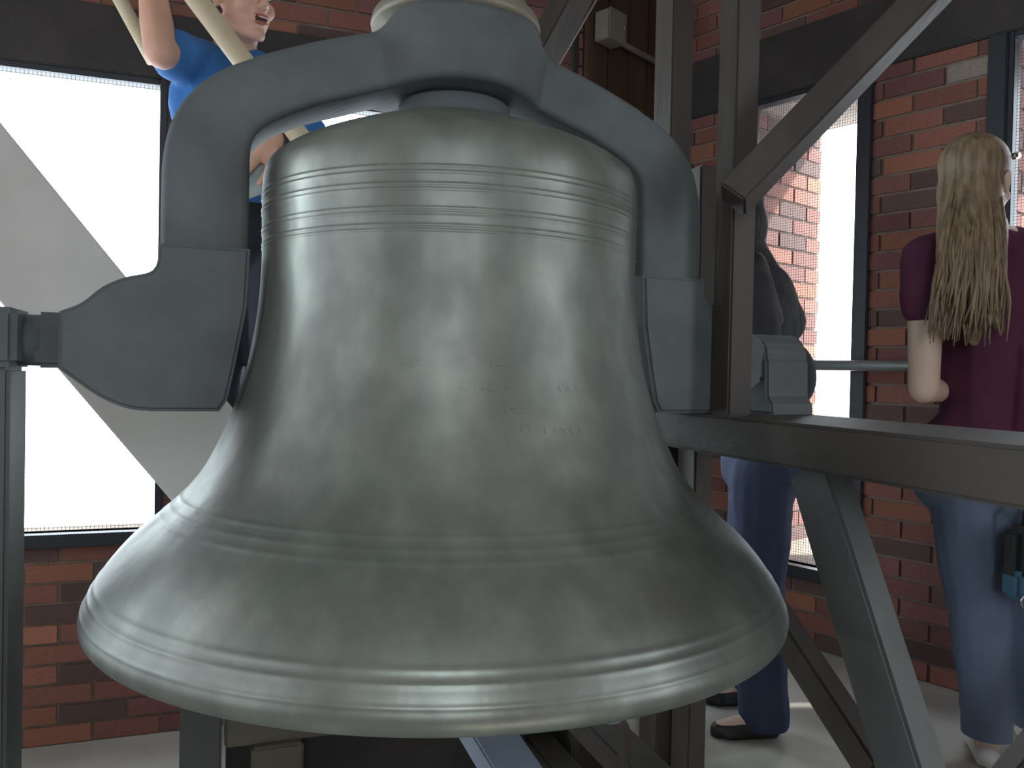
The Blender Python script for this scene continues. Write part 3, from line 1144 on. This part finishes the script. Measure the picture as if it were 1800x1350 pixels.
def dirframe(yaw, pitch=0.0, roll=0.0):
    """facing frame: yaw 0 looks along +Y, positive turns left"""
    R = Matrix.Rotation(yaw, 3, 'Z') @ Matrix.Rotation(pitch, 3, 'X') @ Matrix.Rotation(roll, 3, 'Y')
    return Fr((0, 0, 0), R @ V((1, 0, 0)), R @ V((0, 1, 0)), R @ V((0, 0, 1)))


def shoe(name, ankle, toe_dir, m, parent, s=1.0, low=False):
    d = V((toe_dir[0], toe_dir[1], 0)).normalized()
    sd = V((-d.y, d.x, 0))
    g = V((ankle.x, ankle.y, ankle.z))
    pr = [c_(g - d * 0.035 * s + V((0, 0, 0.030)), 0.030 * s, g + d * 0.06 * s + V((0, 0, 0.026)), 0.034 * s),
          c_(g + d * 0.06 * s + V((0, 0, 0.026)), 0.034 * s, g + d * 0.14 * s + V((0, 0, 0.022)), 0.026 * s)]
    if not low:
        pr.append(c_(g - d * 0.03 * s + V((0, 0, 0.03)), 0.032 * s, g - d * 0.01 * s + V((0, 0, 0.07)), 0.034 * s))
    pr.append(c_(g - d * 0.045 * s + V((0, 0, 0.012)), 0.012, g + d * 0.155 * s + V((0, 0, 0.012)), 0.012))
    pr.append(c_(g - d * 0.03 * s + V((0, 0, 0.012)) + sd * 0.018, 0.012, g + d * 0.12 * s + V((0, 0, 0.012)) + sd * 0.022, 0.012))
    pr.append(c_(g - d * 0.03 * s + V((0, 0, 0.012)) - sd * 0.018, 0.012, g + d * 0.12 * s + V((0, 0, 0.012)) - sd * 0.022, 0.012))
    return blob(name, pr, 0.006, m, parent, 3)


# --- the man in blue, standing on the cross timber behind the bell
D = 2.30
man = empty('person', at(470, 1040, D))
man.location.z = 0.40
tag(man, 'man in a bright blue T-shirt, arm raised, talking behind the yoke', 'person')
mf = dirframe(math.radians(-140))                       # faces right and towards the photographer
m_head = at(424, -2, D - 0.05)
m_nb = at(408, 108, D + 0.02)
m_sr = at(350, 112, D - 0.02)       # his right shoulder, image left
m_sl = at(466, 160, D + 0.10)
m_che = at(415, 190, D + 0.03)
m_wai = at(425, 300, D + 0.03)
m_pel = at(440, 400, D + 0.03)
e_r = at(282, 92, D - 0.20)         # raised right elbow, nearer
w_r = at(262, -62, D - 0.14)
e_l = at(560, 268, D - 0.06)
w_l = at(482, 246, D - 0.22)
tf = dirframe(math.radians(-165))
hp_, HP = head_prims(m_head, dirframe(math.radians(-126), math.radians(-6), math.radians(4)), 1.0)
hipR, hipL = m_pel + V((-0.085, 0, -0.04)), m_pel + V((0.085, 0, -0.04))
gz = 0.404
ankR, ankL = V((m_pel.x - 0.09, m_pel.y + 0.0, gz + 0.08)), V((m_pel.x + 0.10, m_pel.y + 0.02, gz + 0.08))
knR, knL = (hipR + ankR) / 2 + V((0, -0.03, 0.02)), (hipL + ankL) / 2 + V((0, -0.03, 0.02))
body = hp_ + [c_(m_nb, 0.058, m_head + V((-0.01, 0.02, -0.06)), 0.054)]
body += torso_prims(m_pel, m_wai, m_che, m_nb, m_sl, m_sr, tf)
body += [c_(m_sr, 0.052, e_r, 0.040), c_(e_r, 0.040, (e_r + w_r) / 2 + (w_r - e_r) * -0.15, 0.041), c_((e_r + w_r) / 2 + (w_r - e_r) * -0.15, 0.041, w_r, 0.027)]
body += [c_(m_sl, 0.052, e_l, 0.040), c_(e_l, 0.040, w_l, 0.028)]
body += hand_prims(w_r, (w_r - e_r), V((0.3, -1, 0)), 0.9)
body += hand_prims(w_l, at(444, 268, D - 0.24) - w_l, V((-0.2, 0.8, -0.5)), 0.62, left=True)
body += [c_(hipR, 0.08, knR, 0.055), c_(knR, 0.055, ankR, 0.038), c_(hipL, 0.08, knL, 0.055), c_(knL, 0.055, ankL, 0.038)]
blob('body', body, 0.0055, M['skin_m'], man, 3)
slv_r = m_sr + (e_r - m_sr) * 0.62
slv_l = m_sl + (e_l - m_sl) * 0.72
shirt = torso_prims(m_pel + V((0, 0, 0.10)), m_wai, m_che, m_nb - V((0, 0, 0.03)), m_sl, m_sr, tf)
shirt += [c_(m_sr, 0.058, slv_r, 0.056), c_(m_sl, 0.058, slv_l, 0.058)]
blob('shirt', shirt, 0.008, M['blue'], man, 4, 0.010, (V((0, 0, 1.455)), V((0, 0, 1))), 0.006)
blob('trousers', [('e', m_pel - V((0, 0, 0.01)), (0.168, 0.122, 0.13), tf), c_(hipR, 0.088, knR, 0.068), c_(knR, 0.068, ankR, 0.058), c_(hipL, 0.088, knL, 0.068), c_(knL, 0.068, ankL, 0.058)], 0.008, M['navy'], man, 4, 0.010, (V((0, 0, gz + 0.035)), V((0, 0, 1))), 0.005)
for a in (ankR, ankL):
    shoe('shoe', V((a.x, a.y, gz)), (0.3, -1), M['black'], man)
hf = dirframe(math.radians(-126), math.radians(-6), math.radians(4))
blob('hair', [('e', HP(0, -0.026, 0.052), (0.080, 0.094, 0.082), hf), ('e', HP(0, -0.05, 0.0), (0.070, 0.068, 0.07), hf),
              c_(HP(-0.074, 0.022, 0.03), 0.012, HP(-0.074, 0.016, -0.005), 0.006), c_(HP(0.074, 0.022, 0.03), 0.012, HP(0.074, 0.016, -0.005), 0.006)], 0.006, M['hair_brown'], man, 3)
bm = bmesh.new()
bm_ell(bm, HP(0, 0.089, -0.063), (0.019, 0.006, 0.0085), hf)
mo = from_bm('mouth', bm, M['mouth'], None, True)
to_local(mo, man)
for nm, z, rz in (('upper_lip', -0.0545, 0.0042), ('lower_lip', -0.0725, 0.005)):
    bm = bmesh.new()
    bm_ell(bm, HP(0, 0.0905, z), (0.021, 0.0065, rz), hf)
    to_local(from_bm(nm, bm, M['lip'], None, True), man)
bm = bmesh.new()
bm_ell(bm, HP(0, 0.091, -0.0585), (0.013, 0.005, 0.003), hf)
to_local(from_bm('teeth', bm, M['tooth'], None, True), mo)
for sx in (-1, 1):
    bm = bmesh.new()
    bm_ell(bm, HP(0.030 * sx, 0.074, 0.004), (0.0135, 0.0105, 0.0085), hf)
    ey_ = from_bm('eye', bm, M['eye'], None, True)
    to_local(ey_, man)
    bm = bmesh.new()
    bm_ell(bm, HP(0.030 * sx, 0.0835, 0.002), (0.0055, 0.0025, 0.0055), hf)
    ir = from_bm('iris', bm, M['iris'], None, True)
    to_local(ir, ey_)
    bm = bmesh.new()
    bm_capsule(bm, HP(0.046 * sx, 0.076, 0.026), 0.0035, HP(0.014 * sx, 0.090, 0.026), 0.0045)
    to_local(from_bm('eyebrow', bm, M['hair_brown'], None, True), man)
# wristwatch strap
wd = (e_l - w_l).normalized()
tube('watch_strap', [w_l + wd * 0.004, w_l + wd * 0.010, w_l + wd * 0.048, w_l + wd * 0.056], [0.034, 0.0365, 0.0375, 0.035], M['black'], man, 20)
# leaflet in his hand
lf0 = at(462, 262, D - 0.235)
FL = Fr(at(446, 305, D - 0.235), V((1, 0.25, 0.45)), V((0.1, -1, 0.1)), V((-0.45, 0, 1)))
leaf = box('leaflet', FL, -0.055, 0.045, -0.0012, 0.0012, -0.055, 0.075, M['paper'], None)
tag(leaf, 'small pale printed leaflet held in the man\'s left hand', 'leaflet')

# --- the woman with long fair hair, seen from behind
D = 2.22
wo = empty('person', at(1750, 1345, D))
wo.location.z = 0
tag(wo, 'woman with long light-brown hair in a maroon T-shirt, seen from behind', 'person')
wf = dirframe(math.radians(-20))
w_head = at(1718, 322, D - 0.02)
w_nb = at(1722, 412, D + 0.0)
w_sl = at(1628, 455, D - 0.02)
w_sr = at(1822, 448, D + 0.06)
w_che = at(1730, 530, D + 0.03)
w_wai = at(1735, 660, D + 0.03)
w_pel = at(1728, 820, D + 0.03)
we_l = at(1624, 684, D - 0.05)
ww_l = at(1682, 690, D + 0.17)
we_r = at(1862, 660, D + 0.10)
ww_r = at(1815, 800, D - 0.02)
whl, whr = at(1698, 860, D + 0.02), at(1790, 860, D + 0.05)
wkl, wkr = at(1722, 1085, D), at(1815, 1085, D + 0.08)
wal, war = at(1735, 1300, D + 0.02), at(1822, 1285, D + 0.10)
whf = dirframe(math.radians(-52))
hp_, WP = head_prims(w_head, whf, 0.97)
body = hp_ + [c_(w_nb, 0.050, w_head + V((0, 0, -0.06)), 0.047)]
body += torso_prims(w_pel, w_wai, w_che, w_nb, w_sl, w_sr, wf, 0.98, True)
body += [c_(w_sl, 0.048, we_l, 0.038), c_(we_l, 0.037, ww_l, 0.024), c_(w_sr, 0.048, we_r, 0.037), c_(we_r, 0.037, ww_r, 0.024)]
body += hand_prims(ww_l, ww_l - we_l, V((0.2, -0.5, 1)), 0.7, 0.92, left=True)
body += hand_prims(ww_r, ww_r - we_r, V((-1, 0, 0)), 0.9, 0.92)
body += [c_(whl, 0.085, wkl, 0.056), c_(wkl, 0.056, wal, 0.034), c_(whr, 0.085, wkr, 0.056), c_(wkr, 0.056, war, 0.034)]
fd = V((math.sin(math.radians(20)), math.cos(math.radians(20)), 0))
for a in (wal, war):
    body += [c_(V((a.x, a.y, a.z)), 0.034, V((a.x, a.y, 0.045)), 0.032), c_(V((a.x, a.y, 0.045)), 0.030, V((a.x, a.y, 0.032)) + fd * 0.13, 0.020)]
blob('body', body, 0.0065, M['skin_w'], wo, 4)
sh = torso_prims(w_pel + V((0, 0, 0.03)), w_wai, w_che, w_nb - V((0, 0, 0.02)), w_sl, w_sr, wf, 0.98, True)
sl_ = w_sl + (we_l - w_sl) * 0.36
sr_ = w_sr + (we_r - w_sr) * 0.55
sh += [c_(w_sl, 0.054, sl_, 0.052), c_(w_sr, 0.054, sr_, 0.052)]
blob('t_shirt', sh, 0.008, M['maroon'], wo, 4, 0.010, (V((0, 0, w_pel.z - 0.05)), V((0, 0, 1))), 0.006)
jl = wal + (wkl - wal) * 0.05
jr = war + (wkr - war) * 0.05
blob('jeans', [('e', w_pel - V((0, 0, 0.04)), (0.176, 0.125, 0.12), wf), c_(whl, 0.092, wkl, 0.070), c_(wkl, 0.070, jl, 0.054), c_(whr, 0.092, wkr, 0.070), c_(wkr, 0.070, jr, 0.054)], 0.008, M['jeans_l'], wo, 3, 0.006, (V((0, 0, 0.115)), V((0.03, 0, 1))), 0.007)
for a in (wal, war):
    shoe('shoe', V((a.x, a.y, 0)), (fd.x, fd.y), M['white_shoe'], wo, 0.95, True)


def strands(bm, roots, drops, rad=0.006, n=7, wob=0.012, seed=2):
    r = random.Random(seed)
    for root, mid, end in zip(roots, drops[0], drops[1]):
        pts = [V(p) for p in catmull([root, mid, mid + (end - mid) * 0.5 + V((r.uniform(-wob, wob), r.uniform(-wob, wob), 0)), end], 4)]
        rr = [rad * min(1.0, 0.3 + 2.2 * (1 - i / (len(pts) - 1))) * min(1.0, 0.4 + 3.0 * i / (len(pts) - 1)) for i in range(len(pts))]
        bm_tube(bm, pts, rr, n)


hair = [('e', WP(0, -0.022, 0.042), (0.085, 0.103, 0.088), whf), ('e', WP(0, -0.045, -0.03), (0.080, 0.080, 0.10), whf)]
# two heavy falls down the back
hb = at(1690, 420, D - 0.09)
hair += [c_(at(1700, 350, D - 0.06), 0.070, at(1690, 450, D - 0.10), 0.062),
         c_(at(1690, 450, D - 0.10), 0.055, at(1668, 560, D - 0.12), 0.034), c_(at(1668, 560, D - 0.12), 0.034, at(1660, 590, D - 0.125), 0.014),
         c_(at(1715, 440, D - 0.09), 0.055, at(1712, 545, D - 0.12), 0.040), c_(at(1712, 545, D - 0.12), 0.038, at(1712, 600, D - 0.125), 0.014),
         c_(at(1735, 400, D - 0.06), 0.050, at(1745, 520, D - 0.10), 0.030), c_(at(1745, 520, D - 0.10), 0.030, at(1752, 575, D - 0.11), 0.010)]
hr = blob('hair', hair, 0.008, M['hair_blond'], wo, 4)
bm = bmesh.new()
rh = random.Random(9)
roots, mids, ends = [], [], []
for i in range(120):
    f = i / 119.0
    px = 1652 + 112 * f
    roots.append(at(1678 + 80 * f + rh.uniform(-6, 6), 330 + rh.uniform(-20, 20), D - 0.11 + 0.05 * abs(f - 0.5)))
    mids.append(at(px + 2 + rh.uniform(-6, 6), 440 + rh.uniform(-15, 15), D - 0.165 + 0.03 * abs(f - 0.5)))
    ends.append(at(px - 20 + 22 * f + rh.uniform(-8, 8), 592 + rh.uniform(-60, 18), D - 0.165 + rh.uniform(-0.01, 0.01)))
strands(bm, roots, (mids, ends), 0.0042)
ls = from_bm('hair_strands', bm, M['hair_blond'], None, True)
to_local(ls, hr)
ls['kind'] = 'stuff'
# sunglasses pushed up on her head
gl = [WP(0.082, 0.02, 0.062), WP(0.070, 0.075, 0.075), WP(0.02, 0.10, 0.08), WP(-0.03, 0.10, 0.08)]
tube('sunglasses', gl, [0.004, 0.009, 0.010, 0.009], M['chrome'], wo, 10)
# shoulder bag at her hip
bag = empty('shoulder_bag', at(1812, 1000, D - 0.12))
tag(bag, 'small dark bag hanging beside the light blue jeans at the right edge', 'bag')
FBg = Fr(at(1815, 985, D - 0.13), V((1, 0.3, 0)), V((0.3, -1, 0)))
bag_body = box('bag_body', FBg, -0.08, 0.10, -0.03, 0.03, -0.09, 0.09, M['bag'], bag, 0.02)
box('bag_pocket', FBg, -0.085, -0.02, -0.02, 0.036, -0.09, -0.02, M['teal'], bag_body, 0.012)
tube('bag_ring', [FBg(-0.06 + 0.018 * math.cos(a * 0.5236), 0.04, -0.09 + 0.018 * math.sin(a * 0.5236)) for a in range(13)], 0.003, M['chrome'], bag, 8)
tube('bag_strap', [FBg(-0.03, 0, 0.08), FBg(0.0, 0.0, 0.3), FBg(0.02, 0.0, 0.55)], 0.008, M['bag'], bag, 8)

# --- the person with long dark hair behind the side frame, facing the bell
D = 2.42
dk = empty('person', at(1330, 1280, D))
dk.location.z = 0
tag(dk, 'person with long dark hair, black top and dark jeans behind the side frame', 'person')
df = dirframe(math.radians(80))
k_head = at(1272, 382, D)
k_nb = at(1300, 468, D)
k_sl = at(1318, 500, D - 0.13)
k_sr = at(1330, 495, D + 0.15)
k_che = at(1330, 560, D)
k_wai = at(1352, 660, D)
k_pel = at(1345, 790, D)
ke_l = at(1345, 640, D - 0.19)
kw_l = at(1262, 690, D - 0.16)
ke_r = at(1350, 640, D + 0.20)
kw_r = at(1270, 680, D + 0.15)
khl, khr = at(1340, 830, D - 0.07), at(1340, 825, D + 0.09)
kkl, kkr = at(1332, 1030, D - 0.05), at(1318, 1020, D + 0.12)
kal, kar = at(1342, 1240, D - 0.04), at(1322, 1185, D + 0.20)
hp_, KP = head_prims(k_head, dirframe(math.radians(80), math.radians(-8)), 0.95)
body = hp_ + [c_(k_nb, 0.048, k_head + V((0.02, 0, -0.06)), 0.046)]
body += torso_prims(k_pel, k_wai, k_che, k_nb, k_sl, k_sr, df, 0.92, True)
body += [c_(k_sl, 0.046, ke_l, 0.036), c_(ke_l, 0.036, kw_l, 0.024), c_(k_sr, 0.046, ke_r, 0.036), c_(ke_r, 0.036, kw_r, 0.024)]
body += hand_prims(kw_l, kw_l - ke_l, V((0, 1, 0.3)), 0.6, 0.9, left=True)
body += hand_prims(kw_r, kw_r - ke_r, V((0, -1, 0.3)), 0.6, 0.9)
body += [c_(khl, 0.08, kkl, 0.054), c_(kkl, 0.054, kal, 0.034), c_(khr, 0.08, kkr, 0.054), c_(kkr, 0.054, kar, 0.034)]
kd = V((-1, -0.12, 0)).normalized()
for a in (kal, kar):
    body += [c_(V((a.x, a.y, a.z)), 0.033, V((a.x, a.y, 0.045)), 0.031), c_(V((a.x, a.y, 0.048)) + kd * 0.01, 0.030, V((a.x, a.y, 0.030)) + kd * 0.13, 0.020)]
blob('body', body, 0.0065, M['skin_w'], dk, 4)
tp = torso_prims(k_pel + V((0, 0, 0.06)), k_wai, k_che, k_nb - V((0, 0, 0.02)), k_sl, k_sr, df, 0.95, True)
tp += [('e', at(1378, 660, D), (0.075, 0.085, 0.10), df)]
tp += [c_(k_sl, 0.052, ke_l, 0.046), c_(ke_l, 0.046, kw_l + (ke_l - kw_l) * 0.3, 0.036), c_(k_sr, 0.052, ke_r, 0.046), c_(ke_r, 0.046, kw_r + (ke_r - kw_r) * 0.3, 0.036)]
blob('top', tp, 0.008, M['grey_top'], dk, 4, 0.010, (V((0, 0, k_pel.z - 0.06)), V((0, 0, 1))), 0.006)
kjl, kjr = kal + (kkl - kal) * -0.08, kar + (kkr - kar) * -0.08
blob('jeans', [('e', k_pel - V((0, 0, 0.04)), (0.165, 0.122, 0.12), df), c_(khl, 0.090, kkl, 0.072), c_(kkl, 0.072, kjl, 0.066), c_(khr, 0.090, kkr, 0.072), c_(kkr, 0.072, kjr, 0.066)], 0.008, M['jeans_d'], dk, 3, 0.006, (V((0, 0, 0.030)), V((0, 0, 1))), 0.006)
for a in (kal, kar):
    shoe('shoe', V((a.x, a.y, 0)), (kd.x, kd.y), M['black'], dk, 0.95, True)
kf = dirframe(math.radians(80), math.radians(-8))
hair = [('e', KP(0, -0.022, 0.042), (0.083, 0.100, 0.086), kf), ('e', KP(0, -0.05, -0.03), (0.078, 0.075, 0.10), kf),
        c_(at(1290, 405, D), 0.062, at(1318, 460, D), 0.065), c_(at(1318, 460, D), 0.065, at(1352, 520, D), 0.068), c_(at(1352, 520, D), 0.068, at(1374, 566, D), 0.070)]
hair += [c_(at(1318, 470, D - 0.10), 0.05, at(1352, 560, D - 0.13), 0.040), c_(at(1318, 470, D + 0.1), 0.05, at(1352, 560, D + 0.1), 0.04)]
blob('hair', hair, 0.008, M['hair_black'], dk, 4)
